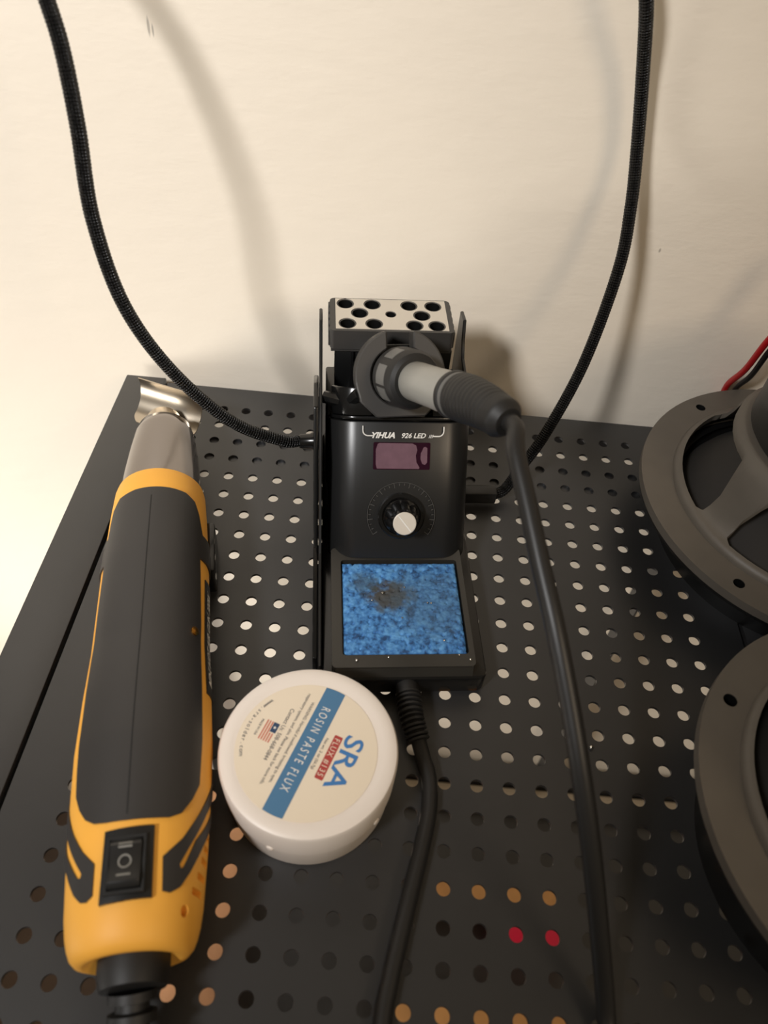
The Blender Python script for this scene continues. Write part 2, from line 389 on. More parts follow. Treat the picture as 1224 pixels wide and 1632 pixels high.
# tray with sponge recess and sloped lip
bm = patch(rrect(-.0305, .0285, .0028, .064, .002), [rrect(-.0262, .0262, .0085, .0572, .0015)], flat, .0120, .0180)
box(-.0268, .0268, .0080, .0577, .0122, .0135, bm=bm)
prism([(.0012, .0124), (.0030, .0124), (.0030, .0176)], lambda u, v, h: V3(h, u, v), -.0290, .0275, bm=bm)
obj('sponge_tray', bm, 'tray', ST)
for sx in (-1, 1):
    x0, x1 = ((-.0362, -.0347) if sx < 0 else (.0296, .0312))
    prof = [(.006, .002), (.148, .002), (.151, .0865), (.139, .0885), (.134, .084), (.120, .074), (.104, .071), (.100, .060), (.098, .016), (.098, .0130)] if sx > 0 else [(.006, .002), (.148, .002), (.151, .0865), (.139, .0885), (.134, .084), (.120, .074), (.100, .072), (.083, .055), (.060, .0195), (.006, .0145)]
    if sx > 0: prof = [(.098, .0130), (.148, .0130), (.151, .0870), (.1415, .0885), (.1378, .080), (.132, .074), (.104, .071), (.100, .060), (.098, .016)]
    obj('side_plate', prism(prof, lambda u, v, h: V3(h, u, v), x0, x1, .0004, 1), 'abs_satin', ST)
obj('side_frame', prism([(.010, .0135), (.010, .0015), (.128, .0015), (.128, .066), (.112, .0745), (.098, .0725), (.0640, .0190)], lambda u, v, h: V3(h, u, v), -.0385, -.0364, .0006, 2), 'abs', ST)
# control housing
HW = .0318
def house_poly(ins=0, dep=.046):
    r = .012-ins; out = []
    n = 10
    x = HW-ins
    front = []
    for k in range(n+1):
        a = PI/2*k/n; front.append((x-r+r*math.sin(a), ins+r-r*math.cos(a)))
    # gently bowed front
    mid = [(-x+r+(2*x-2*r)*k/12) for k in range(1, 12)]
    out = [(-p[0], p[1]) for p in reversed(front)] + [(m, ins-.0) for m in mid] + front + [(x, dep), (-x, dep)]
    def bow(u): return .0022*(u/HW)**2
    return [(u, v+(bow(u) if v < dep-.001 else 0)) for u, v in out]
obj('control_housing', prism(house_poly(), housing, -.0015, .0600, .0005, 2), 'abs_satin', ST, smooth=25)
obj('housing_lid', prism(house_poly(.0006), housing, .0606, .0622, .0004, 2), 'abs', ST, smooth=25)
obj('pillar', box(-.030, .030, .096, .118, .012, .056, .001), 'abs', ST)
# raised collar around the left and right of the top, open in the middle for the iron
for sx in (-1, 1):
    o_ = [(u, v) for u, v in house_poly(.001) if u*sx > .012]
    # outer curve and an inner parallel curve
    cur = sorted([(u, v) for u, v in house_poly(.001) if u*sx > .0105 and v < .0455], key=lambda p: (abs(p[0]), p[1]))
    outer_c = cur; inner_c = [(u-(.0025*sx if v > .006 else 0), v+.0032+(abs(u)-.0105)*.06) for u, v in cur]
    poly = outer_c+list(reversed(inner_c))
    obj('top_collar', prism(poly, housing, .0624, .0745, .0006, 2), 'abs', ST, smooth=25)
# bezel line, screen, lettering
def obj_p(name, poly, h0, h1, m, parent=ST, bev=0): return obj(name, prism(poly, panel, h0, h1, bev, 1), m, parent)
bev_ = obj_p('display', rrect(-.0125, .0125, .0392, .0512, .0006), -.0002, .0003, 'screen')
film = [(-.0108, .0396), (-.0113, .0415), (-.0114, .0480), (-.0106, .0505), (-.0098, .0509), (.0045, .0508), (.0062, .0500), (.0068, .0480), (.0062, .0455), (.0066, .0425), (.0080, .0402), (.0078, .0396)]
obj('protective_film', prism(film, panel, .0003, .00042), 'film', bev_, label='cloudy film on the display')
obj('protective_film', prism([(.0092, .0418), (.0083, .0440), (.0084, .0465), (.0096, .0492), (.0104, .0494), (.0112, .0488), (.0113, .0425), (.0104, .0414)], panel, .0003, .00042), 'film', bev_)
bm = text_bm('YIHUA', .0034, lambda u, v, h: panel(u-.0132, v+.0531, h), width=.0100, shear=.35, bold=.00014, h=.0003)
text_bm('926 LED', .0030, lambda u, v, h: panel(u-.0002, v+.0532, h), bm=bm, width=.0106, shear=.3, bold=.00006, h=.0003)
text_bm('III', .0022, lambda u, v, h: panel(u+.0116, v+.0532, h), bm=bm, width=.0021, shear=.3, h=.0003)
for sx, cx in ((-1, -.0172), (1, .0182)):
    P = [(cx, .0582), (cx, .0565)]+[(cx-sx*.0022+sx*.0022*math.cos(a), .0562-.0022*math.sin(a)) for a in (0, .4, .8, 1.2, PI/2)]+[(cx-sx*.0046, .0540)]
    for (a, b) in zip(P, P[1:]):
        d = (Vector(b)-Vector(a)).normalized()*.00005; n_ = Vector((-d[1], d[0])).normalized()*.00024
        a_, b_ = Vector(a)-d, Vector(b)+d
        prism([a_+n_, b_+n_, b_-n_, a_-n_], panel, .0001, .0003, bm=bm)
obj('front_lettering', bm, 'white_ink', ST, label='white printed model lettering and corner brackets')
# dial ring, ticks, knob
KC = (0.0005, .0184)
bm = bmesh.new()
for k in range(28):
    a = math.radians(-215+250*k/27)+PI*0; a = math.radians(215-250*k/27) if False else math.radians(-35+250*k/27)
    r0, r1 = (.0128, .0150) if k % 3 == 0 else (.0136, .0146)
    c, s = math.cos(a), math.sin(a); n_ = Vector((-s, c))*.00016; A_ = Vector(KC)+Vector((c, s))*r0; B_ = Vector(KC)+Vector((c, s))*r1
    prism([A_+n_, B_+n_, B_-n_, A_-n_], panel, .0001, .0003, bm=bm)
for k in range(48):
    a0 = math.radians(-35+250*k/48); a1 = math.radians(-35+250*(k+1)/48)
    prism([(KC[0]+r*math.cos(a), KC[1]+r*math.sin(a)) for a, r in ((a0, .0150), (a1, .0150), (a1, .0152), (a0, .0152))], panel, .0001, .0003, bm=bm)
for ang, s in ((-33, '480'), (213, '90'), (180, '150'), (60, '400'), (120, '250')):
    pass
obj('dial_scale', bm, 'dark_ink', ST)
kp = panel(*KC, 0)
obj('dial_ring', lathe([(-.001, .0105), (.0012, .0105), (.0015, .0100), (.0015, .0086), (.0004, .0084)], kp, PN, 56), 'abs', ST)
bm = bmesh.new(); prof_ = []
NK = 72
x_, y_, z_ = frame_of(PN)
def kr(k, base, amp): return base-amp*(.5-.5*math.cos(2*PI*k*9/NK))**2
rings = []
for (h, b_, am) in ((.0005, .0080, 0), (.0030, .0080, .0), (.0036, .0076, .0004), (.0045, .0072, .0009), (.0115, .0064, .0009), (.0138, .0060, .0007), (.0146, .0053, .0002)):
    rings.append([bm.verts.new(kp+z_*h+(x_*math.cos(2*PI*k/NK)+y_*math.sin(2*PI*k/NK))*kr(k, b_, am)) for k in range(NK)])
for a, b in zip(rings, rings[1:]):
    for k in range(NK): bm.faces.new((a[k], a[(k+1) % NK], b[(k+1) % NK], b[k]))
bm.faces.new(rings[-1]); bm.faces.new(list(reversed(rings[0]))); bmesh.ops.recalc_face_normals(bm, faces=bm.faces)
knob = obj('knob', bm, 'abs', ST)
obj('knob_cap', lathe([(.0140, .0050), (.0152, .0050), (.0154, .0047)], kp, PN, 48), 'silver', knob, label='silver disc on the dial knob')
d_ = Vector((-.62, .78)); n_ = Vector((-d_[1], d_[0]))*.00025; c_ = Vector(KC)
obj('pointer_line', prism([c_+d_*.0046+n_, c_+d_*.0046-n_, c_-d_*.0046-n_, c_-d_*.0046+n_], panel, .0154, .0156), 'white_ink', knob)

# rear housing and tip rack
obj('rear_housing', box(-.0330, .0325, .112, .1475, .012, .0560, .001), 'abs', ST)
bm = box(-.0290, .0240, .128, .1475, .056, .0810, .001)
for x in (-.022, -.008, .006, .018): box(x, x+.0012, .1268, .1285, .050, .0805, bm=bm)
obj('rack_column', bm, 'dark', ST)
RX = -.0035
HL = [(-.0245, .1468), (-.0123, .1466), (.0045, .1463), (.0155, .1462), (-.0182, .1398), (-.0042, .1393), (.0098, .1388), (-.0238, .1318), (-.0120, .1318), (.0060, .1312), (.0160, .1312)]
RR = [.0033]*4+[.0033, .0021, .0033]+[.0033]*4
outer = rrect(-.0315, .0235, .1265, .1515, .0022)
bm = patch(outer, [circle(x, y, r*1.0, 20) for (x, y), r in zip(HL, RR)], flat, .082, .0918)
box(-.031, .023, .127, .151, .0805, .0815, bm=bm)
for k in range(5):
    y = .1285+k*.0048
    for xx in (-.0322, .0232): box(xx, xx+.001, y, y+.003, .082, .0905, .0004, 1, bm=bm)
rack = obj('tip_rack', bm, 'gray_plastic', ST, label='dark block with a silver drilled plate for spare tips')
def clip_hole(x, y, r, n=24): return circle(x, y, r, n)
# steel plate: outline runs along the arcs of the edge holes
for (x, y), r in zip(HL, RR): obj('tip_hole_shade', lathe([(.0820, .0001), (.0820, r-.00006), (.0917, r-.00006)], (x, y, 0), seg=24, cap=(False, False)), 'dark', rack)  # dark liners added so the drilled holes look deep in shade
obj('steel_plate', patch([(-.0290, .1278), (.0212, .1278), (.0212, .1507), (-.0290, .1507)], [circle(x, y, r*1.2, 28) for (x, y), r in zip(HL, RR)], flat, .0916, .0921), 'steel', rack)

# iron holder: slotted cup facing along the iron
SM = Matrix.Translation((-.0428, -.1668, 0)) @ Matrix.Rotation(YAW, 4, 'Z'); SI = SM.inverted()
C0 = SI @ V3(-.0558, -.0682, .0889); E0 = SI @ V3(-.0228, -.1272, .1254)
AX = SI.to_3x3() @ V3(.15, -.80, .58).normalized(); HX = Vector((0, 0, 1)).cross(AX).normalized(); HX = AX.cross(Vector((0, 0, 1))).normalized()*-1
HY = (Vector((0, 0, 1))-AX*AX.z).normalized(); HX = HY.cross(AX).normalized()
if HX.x < 0: HX = -HX
def cup(u, v, h): return C0+HX*u+HY*v+AX*h
Ro, Ri = .0192, .0126
pl = []
a_slot = math.asin(.0052/Ri)
for k in range(25):
    a = math.radians(73)-k*(math.radians(73+22))/24; pl.append((Ro*math.cos(a), Ro*math.sin(a)*1.02))
pl += [(.0172, -.0105), (.0105, -.0172), (-.0105, -.0172), (-.0172, -.0105)]
for k in range(25):
    a = math.radians(180+22)-k*(math.radians(73+22))/24; pl.append((Ro*math.cos(a), Ro*math.sin(a)*1.02))
for k in range(33):
    a = PI-math.acos(.0055/Ri)+0; aL = PI-math.acos(.0055/Ri); aR = math.acos(.0055/Ri)
    a = aL+(2*PI-(aL-aR))*k/32; pl.append((Ri*math.cos(a), Ri*math.sin(a)))
pl = pl[::-1]
hold = obj('iron_holder', prism(pl, cup, -.013, -.002, .0006, 1), 'gray_plastic', ST, smooth=25, label='charcoal slotted holder ring')
neck = [(-.0172, -.0100), (-.0125, -.0020), (.0125, -.0020), (.0172, -.0100), (.0110, -.0200), (-.0110, -.0200)]
obj('holder_cup', prism([(-.018, -.016), (.018, -.016), (.018, .004), (.012, .013), (-.012, .013), (-.018, .004)], cup, -.030, -.0135, .001), 'abs', ST)
obj('holder_neck', prism([(-.011, -.022), (.011, -.022), (.016, -.0125), (-.016, -.0125)], cup, -.026, -.0130, .0008), 'abs', ST)
# rails of the bracket that rise from the collar to the holder
for sx in (-1, 1):
    P = [V3(.0335*sx-.0005, .108, .070), V3(.024*sx, .104, .071), V3(.0185*sx, .100, .079)]
    obj('bracket_arm', tube(P, .0028, 8, .002), 'abs', ST)

# sockets and plugs
sx_, sy_, sz_ = (SI @ V3(-.0966, -.0619, .0407))
obj('cable_socket', lathe([(-.0035, .0042), (.0, .0042), (.0012, .0036), (.0060, .0034), (.0066, .0026)], (sx_+.0025, sy_, sz_), (-1, -.06, .02), 24), 'abs', ST)
inl = SI @ V3(-.0125, -.0545, .0065)
obj('power_inlet', box(inl.x-.006, inl.x+.0115, inl.y-.0035, inl.y+.0035, .0030, .0105, .001), 'abs_satin', ST)
# strain relief at the front
bm = bmesh.new()
sr = spline([(.0005, .002, .0075), (.0009, -.006, .0078), (.0016, -.014, .0076), (.0038, -.024, .0056)], .0006)
L_ = len(sr)
def srr(s): return (.0046 if s < .006 else .0047-.035*(s-.006) + (.0006 if (s % .0019) < .0012 else -.0007))
obj('strain_relief', tube([(.0005, .002, .0075), (.0009, -.006, .0078), (.0016, -.014, .0076), (.0038, -.0235, .0056)], .004, 20, .0004, rfun=srr), 'rubber', ST, smooth=50)

# sponge
def sponge():
    bm = bmesh.new(); n = 110; x0, x1, y0, y1 = -.0256, .0256, .0092, .0560; g = []
    for i in range(n+1):
        row = []
        for j in range(n+1):
            u, v = i/n, j/n; x = x0+(x1-x0)*u; y = y0+(y1-y0)*v; e = min(u, v, 1-u, 1-v)
            q = noise.noise(Vector((x*650, y*650, 1.3))); q2 = noise.noise(Vector((x*1100, y*1100, 5.)))
            z = .0178+.00022*q+.00016*q2-(.0006 if q < -.45 else 0)-.0012*max(0, 1-e/.03)**2
            if e == 0: x += (.0003*noise.noise(Vector((y*500, 3, x)))); y += .0003*noise.noise(Vector((x*500, 7, y)))
            row.append(bm.verts.new((x, y, z)))
        g.append(row)
    for i in range(n):
        for j in range(n): bm.faces.new((g[i][j], g[i+1][j], g[i+1][j+1], g[i][j+1]))
    be = [e for e in bm.edges if e.is_boundary]; r = bmesh.ops.extrude_edge_only(bm, edges=be)
    for v in r['geom']:
        if isinstance(v, bmesh.types.BMVert): v.co.z = .0136
    bmesh.ops.contextual_create(bm, geom=[e for e in bm.edges if e.is_boundary])
    bmesh.ops.recalc_face_normals(bm, faces=bm.faces); return bm
sp = tag(obj('cleaning_sponge', sponge(), 'sponge', smooth=60), 'square blue cleaning sponge with a brown burn mark in the station tray', 'sponge')
sp.matrix_world = SM
# solder beads
def bead(x, y, z, r, label, group, world=False):
    bm = bmesh.new(); bmesh.ops.create_icosphere(bm, subdivisions=3, radius=r)
    o = obj('solder_bead', bm, 'solder', smooth=80); o.location = (SM @ V3(x, y, z+r*.9)) if not world else (x, y, z+r)
    return tag(o, label, 'solder', group)
for x, y, r in ((-.0083, .0390, .00055), (.0015, .0420, .0004), (.0125, .0335, .0005), (.0110, .0337, .0004), (-.0005, .0262, .0004), (-.0130, .0352, .0004), (.0163, .0148, .0005)):
    bead(x, y, .0178, r, 'tiny shiny solder bead lying on the blue sponge', 'solder beads on the sponge')
for x, y, r in ((-.0205, .0058, .00065), (-.0073, .0072, .0004), (.0262, .0055, .0005), (.0218, .0078, .0004)):
    bead(x, y, .0180, r, 'tiny shiny solder bead on the front rim of the sponge tray', 'solder beads on the tray rim')
bead(.0343, -.1836, 0, .0009, 'silver solder bead on the shelf between the cord and the lower woofer', 'solder beads on the shelf', True)['label'] = 'silver solder bead lying on the shelf between the thick cord and lower woofer'

# ------------------------------------------------------------------ soldering iron with its cord
IR = thing('soldering_iron', 'black and grey soldering iron resting in the holder with its cord hanging forward', 'soldering iron', SM @ C0)
ic = SM @ C0; ie = SM @ E0; iax = (ie-ic).normalized(); Z0 = V3(0, 0, 0)
obj('collar', lathe([(-.004, .0108), (-.003, .0120), (.001, .0124), (.010, .0122), (.0125, .0112), (.0135, .0095)], Z0, iax, 56), 'rubber', IR)
def icoll(u, v, h):
    x, y, z = frame_of(iax); a = u; return z*v+(x*math.cos(a)+y*math.sin(a))*(.0122+h)
fx, fy, fz = frame_of(iax)
# label windows on the collar
import itertools
for a0, a1 in ((95, 125), (140, 178), (184, 212)):
    pol = [(math.radians(a0), .0015), (math.radians(a1), .0015), (math.radians(a1), .0090), (math.radians(a0), .0090)]
    obj('collar_label', patch(pol, [], icoll, -.0002, .00035, step=.05) if False else patch([(u*.0122, v) for u, v in pol], [], lambda u, v, h: icoll(u/.0122, v, h), -.0003, .00035, step=.002), 'handle_label', IR)
obj('handle_barrel', lathe([(.0120, .0072), (.0135, .0080), (.030, .0079), (.0440, .0082), (.0455, .0080)], Z0, iax, 56), 'handle_gray', IR, label='light grey smooth handle section')
obj('barrel_ring', lathe([(.0440, .0083), (.0450, .0090), (.0468, .0090), (.0476, .0085)], Z0, iax, 48), 'rubber', IR)
obj('handle_band', lathe([(.0470, .0080), (.0476, .0087), (.0496, .0087), (.0503, .0083)], Z0, iax, 48), 'handle_label', IR)
dn = V3(0, 0, -1)
gp = [iax*.0498, iax*.056, iax*.066+dn*.0006, iax*.0755+dn*.0022]
obj('rubber_grip', tube(gp, .0095, 36, .0004, rfun=lambda s: (.0088 if s < .006 else .0088-.085*(s-.006))+.00012*math.sin(2*PI*s/.0021)), 'rubber', IR, smooth=60)
gt = (gp[-1]-gp[-2]).normalized()
obj('end_ring', tube([gp[-1]-gt*.002, gp[-1]+gt*.002, gp[-1]+gt*.006+dn*.0004], .0070, 32, .0006, rfun=lambda s: .0074-.06*s if s < .005 else .0071-.75*(s-.005)), 'rubber', IR)
obj('heater_shaft', lathe([(-.045, .0012), (-.040, .0024), (-.038, .0034), (-.004, .0036)], Z0, iax, 24), 'steel', IR)
e1 = gp[-1]+gt*.004+ic
cordP = [e1, e1+gt*.006+dn*.0008, (-.0186, -.1436, .1230), (-.0146, -.1588, .1164), (-.0097, -.1763, .1077), (-.0046, -.1926, .0988), (.0012, -.2103, .0860), (.0065, -.2273, .0725), (.0124, -.2428, .0550),
         (.0191, -.2578, .0326), (.0247, -.2705, .0130), (.0270, -.2810, .0038), (.0270, -.300, .0031), (.020, -.335, .0031), (-.002, -.362, .0031), (-.030, -.350, .0031),
         (-.0447, -.318, .0031), (-.0450, -.2850, .0031), (-.0430, -.2709, .0031), (-.0403, -.2579, .0031), (-.0372, -.2439, .0031), (-.0339, -.2289, .0031), (-.0315, -.2151, .0031), (-.0318, -.2032, .0033)]
cordP.append(SM @ V3(.0045, -.0265, .0049)); cordP.append(SM @ V3(.0030, -.0200, .0065))
cord = obj('cord', tube([Vector(p)-ic for p in cordP], .0031, 20, .003), 'cord', IR, smooth=60)

# ------------------------------------------------------------------ braided cables
def braided(name, P, label, r=.00275):
    return tag(obj(name, tube(P, r, 24, .0004, rfun=lambda s: r*(1+.035*math.sin(2*PI*s/.0013))), 'braid', smooth=80), label, 'cable')
braided('braided_cable', [SM @ V3(sx_-.002, sy_, sz_), (-.1003, -.0625, .0411), (-.1075, -.0665, .0440), (-.1290, -.0700, .0560), (-.1515, -.0710, .0818), (-.1675, -.0680, .1105), (-.1752, -.0610, .1425),
        (-.1755, -.0550, .1735), (-.1785, -.0465, .1938), (-.1820, -.0415, .2068), (-.1885, -.0330, .2240), (-.203, -.0330, .2450), (-.218, -.035, .272), (-.23, -.035, .33)], 'black braided cable rising from the left side of the station to the upper left')
braided('braided_cable', [SM @ V3(inl.x+.0105, inl.y, inl.z), (.0040, -.0490, .0070), (.0106, -.0422, .0168), (.0201, -.0341, .0346), (.0328, -.0168, .0659), (.0402, .0015, .1065), (.0398, .0118, .1315), (.0363, .0192, .1555),
        (.0291, .0187, .1848), (.0214, .0133, .2093), (.0126, .0114, .2314), (.004, .008, .27), (-.002, .004, .33)], 'black braided cable rising from the right side of the station against the wall')

# ------------------------------------------------------------------ hot air gun
ga = math.atan2(.0333, .1594)
GUN = thing('hot_air_gun', 'yellow and black handheld hot air gun lying on the left of the shelf', 'heat gun', (-.1220, -.2765, .024), ga)
PR = [(.0005, .0150), (.0010, .0166), (.0026, .0181), (.005, .0191), (.008, .0199), (.013, .0207), (.030, .0220), (.050, .0230), (.065, .0235), (.085, .0230), (.105, .0220), (.145, .0218), (.175, .0207), (.187, .0199), (.190, .0192)]
def rad(s):
    if s <= PR[0][0]: return PR[0][1]
    for (a, b), (c, d) in zip(PR, PR[1:]):
        if s <= c: return b+(d-b)*(s-a)/(c-a)
    return PR[-1][1]
def skin(u, v, h):          # u = arc position (theta*.022), v = distance from the rear
    a = u/.022; r = rad(v)+h; return V3(r*math.sin(a), v, r*math.cos(a))
def D(s, th): return (math.radians(th)*.022, s/1000)
body = lathe([(.0025, .0001), (.0025, .0110), (.0005, .0140)]+PR+[(.190, .0150)], (0, 0, 0), (0, 1, 0), 96)
shell = obj('body_shell', body, 'yellow', GUN, smooth=40)
grip = [D(*p) for p in ((36, -27), (35.4, -17), (35.2, 0), (35.4, 20), (35.8, 33), (37.5, 43), (42.5, 53), (48, 60.5), (60, 61.5), (94, 62), (112, 63), (137, 61), (144, 60), (144.5, 75), (144.5, 178),
        (158, 178), (159, 94), (158, 66), (168, 60), (174, 53), (176.6, 40), (177, 20), (177, 0), (177, -20), (176, -42), (171, -52), (165, -54), (156.5, -55), (155, -75), (155, -178),
        (142.5, -178), (142.5, -75), (142, -55), (121, -56), (97, -55), (76, -53), (56, -52), (47, -50), (42, -43.5), (38, -35.5))]
obj('grip_cover', patch(grip, [], skin, -.0006, .0007, step=.0022), 'rubber_grip', GUN, smooth=50, label='black rubber grip cover')
obj('seam_line', patch([D(37, -1.2), D(37, .2), D(176, .2), D(176, -1.2)] and [(-.0002, .037), (.0002, .037), (.0002, .172), (-.0002, .172)], [], skin, .0004, .00078, step=.004), 'groove', GUN)
lab = obj('side_label', patch([D(84, 72.5), D(136, 72.5), D(138, 150), D(87, 150)], [], skin, -.0004, .0004, step=.003), 'abs_satin', GUN)
obj('label_lettering', text_bm('MINI HOT AIR GUN 300W', .0056, lambda u, v, h: skin(math.radians(86.5)*.022-v, .0885+u, h), width=.043, shear=.25, bold=.0001, h=.0006), 'white_ink', lab)
# rear claws
clR = [D(*p) for p in ((24.3, 29.5), (30, 46), (38.5, 63), (48.5, 82), (58, 104), (52, 104), (40, 75), (28, 53.5), (22.4, 44.6), (21.2, 46), (21.8, 49), (30.4, 61), (44.7, 98), (41.5, 99), (29.6, 72), (20.5, 56), (16, 46.5), (14.3, 38), (14.7, 31))]
clL = [D(*p) for p in ((24.2, -24.5), (28.8, -37), (36, -52), (45.5, -70), (52, -88), (48, -90), (37, -66), (27.0, -46), (22.6, -37), (21.4, -38.5), (21.8, -42), (27.5, -55), (40, -86), (36, -88), (24.5, -60), (17.5, -46), (14.6, -37), (14.2, -31), (15.5, -25))]
obj('side_inlay', patch(clR, [], skin, -.0005, .0005, step=.0018), 'rubber_grip', GUN, smooth=50, label='black claw shaped inlay')
obj('side_inlay', patch(clL, [], skin, -.0005, .0005, step=.0018), 'rubber_grip', GUN, smooth=50)
# vent slots and a screw well cut into the shell
cut = bmesh.new()
for sv, th in ((34, 84), (30, 80), (26, 76.5), (21, 71.5), (16.2, 65)):
    patch([D(sv-1.3, th-3), D(sv-1.8, th+14), D(sv+.4, th+14), D(sv+.9, th-3)], [], skin, -.0025, .002, step=.002, bm=cut)
patch([(math.radians(55)*.022+.0017*math.cos(a), .0100+.0017*math.sin(a)) for a in [2*PI*k/20 for k in range(20)]], [], skin, -.0025, .002, bm=cut)
cme = bpy.data.meshes.new('cut'); cut.to_mesh(cme); cut.free(); co = bpy.data.objects.new('cut', cme); COL.objects.link(co); co.parent = GUN
md = shell.modifiers.new('b', 'BOOLEAN'); md.object = co; md.operation = 'DIFFERENCE'; md.solver = 'EXACT'
dg = bpy.context.evaluated_depsgraph_get(); dg.update(); nm = bpy.data.meshes.new_from_object(shell.evaluated_get(dg))
shell.modifiers.clear(); shell.data = nm; bpy.data.objects.remove(co)
cs = skin(math.radians(53)*.022, .107, .0006)
obj('brass_screw', lathe([(-.001, .0018), (.0006, .0018), (.0009, .0012)], cs, cs-V3(0, .107, 0), 20), 'brass', GUN, label='small brass screw in the grip')
# switch
def sw_map(u, v, h): return V3(u, v, rad(v)*math.cos(math.asin(max(-1, min(1, u/rad(v)))))+h)
SX = .0008
plate_ = obj('switch_plate', patch([(-.0066, .0122), (-.0062, .0324), (.0083, .0330), (.0082, .0128)], [], sw_map, -.001, .0013, step=.0025), 'abs_satin', GUN, smooth=50)
def rk(u, v, h): return V3(u, v, h)
zt = .0217+.0013
rp = [(-.0040, .0157), (.0052, .0157), (.0052, .0290), (-.0040, .0290)]
prof = [(.0157, zt-.003), (.0153, zt+.0006), (.0170, zt+.0022), (.0222, zt+.0008), (.0276, zt+.0016), (.0292, zt+.0002), (.0288, zt-.003)]
rock = obj('rocker_switch', prism(prof, lambda u, v, h: V3(h, u, v), -.0041, .0053, .0005), 'abs_satin', plate_)
obj('switch_frame', patch([(-.0052, .0140), (.0064, .0140), (.0064, .0304), (-.0052, .0304)], [[(-.0043, .0150), (.0055, .0150), (.0055, .0295), (-.0043, .0295)]], flat, zt-.0015, zt+.0003), 'groove', plate_)
def rz_(v):
    for (a, b), (c, d) in zip(prof[1:], prof[2:]):
        if a <= v <= c: return b+(d-b)*(v-a)/(c-a)
    return zt+.001
def rmap(u, v, h): return V3(u, v, rz_(v)+h)
bm = box(-.0016, .0028, 0, 1, 0, 1); bm.free(); bm = bmesh.new()
for v in (.0264, .0274): patch([(-.0014, v), (.0026, v), (.0026, v+.0006), (-.0014, v+.0006)], [], rmap, .0001, .0003, bm=bm, step=.001)
patch([(-.0014, .0184), (.0026, .0184), (.0026, .0190), (-.0014, .0190)], [], rmap, .0001, .0003, bm=bm, step=.001)
patch(circle(.0006, .0226, .0020, 28), [circle(.0006, .0226, .0015, 28)], rmap, .0001, .0003, bm=bm)
obj('switch_marks', bm, 'gray_ink', plate_)
# nozzle barrel and reflector
obj('nozzle_barrel', lathe([(.186, .0180), (.190, .0182), (.200, .0177), (.215, .0162), (.228, .0146), (.2345, .0130), (.2360, .0112), (.2362, .0001)], (0, 0, 0), (0, 1, 0), 64, cap=(True, False)), 'chrome', GUN, smooth=60, label='smoky shiny metal nozzle barrel')
def reflector():
    bm = bmesh.new(); n, mm = 26, 14; Rr = .0140; g = []; ya = math.radians(-28); lx = V3(math.cos(ya), math.sin(ya), 0); ly = V3(-math.sin(ya), math.cos(ya), 0); c = V3(-.0040, .2470, .0040)
    for i in range(n+1):
        a = math.radians(-92+112*i/n); row = []
        for j in range(mm+1):
            t = j/mm*2-1; hw = .0178
            if i < 5: hw *= 1-.20*(1-i/5)**2
            row.append(bm.verts.new(c+lx*(t*hw)+ly*(Rr*math.cos(a))+V3(0, 0, Rr*math.sin(a))))
        g.append(row)
    for i in range(n):
        for j in range(mm): bm.faces.new((g[i][j], g[i+1][j], g[i+1][j+1], g[i][j+1]))
    bmesh.ops.recalc_face_normals(bm, faces=bm.faces)
    bmesh.ops.solidify(bm, geom=bm.faces[:], thickness=.0006)
    return bm
rf = obj('reflector_nozzle', reflector(), 'reflector', GUN, smooth=50, label='curved shiny steel reflector nozzle')
obj('reflector_stem', lathe([(0, .0085), (.0180, .0085)], (-.0005, .230, -.0020), (-.08, 1, -.15), 40, cap=(False, False)), 'reflector', GUN)
# rear cord boot
obj('cord_boot', lathe([(-.0062, .0070), (-.0058, .0098), (-.0020, .0108), (.0030, .0108)], (0, 0, -.003), (0, 1, 0), 32), 'rubber', GUN)
def boot_r(s): return .0062+(.0010 if (s % .0052) < .0030 else -.0012)
obj('strain_relief', tube([(0, -.006, -.003), (0, -.020, -.008), (.001, -.036, -.0142)], .006, 24, .0005, rfun=boot_r), 'rubber', GUN, smooth=40)
obj('cord', tube([(.001, -.033, -.0132), (.002, -.045, -.0185), (.004, -.070, -.0208), (.010, -.120, -.0208)], .0030, 16), 'cord', GUN)
obj('rest_tab', box(.0195, .0235, .150, .178, -.0225, -.006, .001), 'abs', GUN)

# ------------------------------------------------------------------ flux jar
JC = V3(-.0775, -.2073, 0)
JAR = thing('flux_jar', 'round cream plastic tub of rosin paste flux between the gun and station', 'jar', JC)
obj('jar_base', lathe([(0, .0285), (.0008, .0300), (.0020, .0306), (.016, .0308), (.0165, .0300)], seg=96), 'jar', JAR)
lid = obj('lid', lathe([(.0158, .0311), (.0163, .0317), (.0295, .0319), (.0308, .0313), (.0315, .0300), (.0315, .0268), (.0313, .0262), (.0313, .0001)], seg=96), 'jar', JAR)
for k in range(2):
    a = math.radians((252, 325)[k]); obj('lid_nub', lathe([(0, .0016), (.0009, .0013), (.0012, .0004)], V3(.0312*math.cos(a), .0312*math.sin(a), .0160), (math.cos(a), math.sin(a), 0), 16), 'jar', JAR)
LA = math.radians(-109.56); LC = V3(-.0791, -.2090, 0)-JC; LR = .0252
LC = LC*.5
def lm(u, v, h): return V3(LC.x+u*math.cos(LA)-v*math.sin(LA), LC.y+u*math.sin(LA)+v*math.cos(LA), .0313+h)
label = obj('paper_label', patch(circle(0, 0, LR, 96), [], lm, 0, .00022), 'label', JAR, label='cream round printed paper label')
H = .00030
def band(v0, v1):
    n = 10; R_ = LR-.0002; a = [(math.sqrt(R_*R_-v*v), v) for v in [v0+(v1-v0)*k/n for k in range(n+1)]]
    return a+[(-u, v) for u, v in reversed(a)]
obj('blue_band', prism(band(-.0040, .0036), lm, .0002, H), 'blue_ink', label)
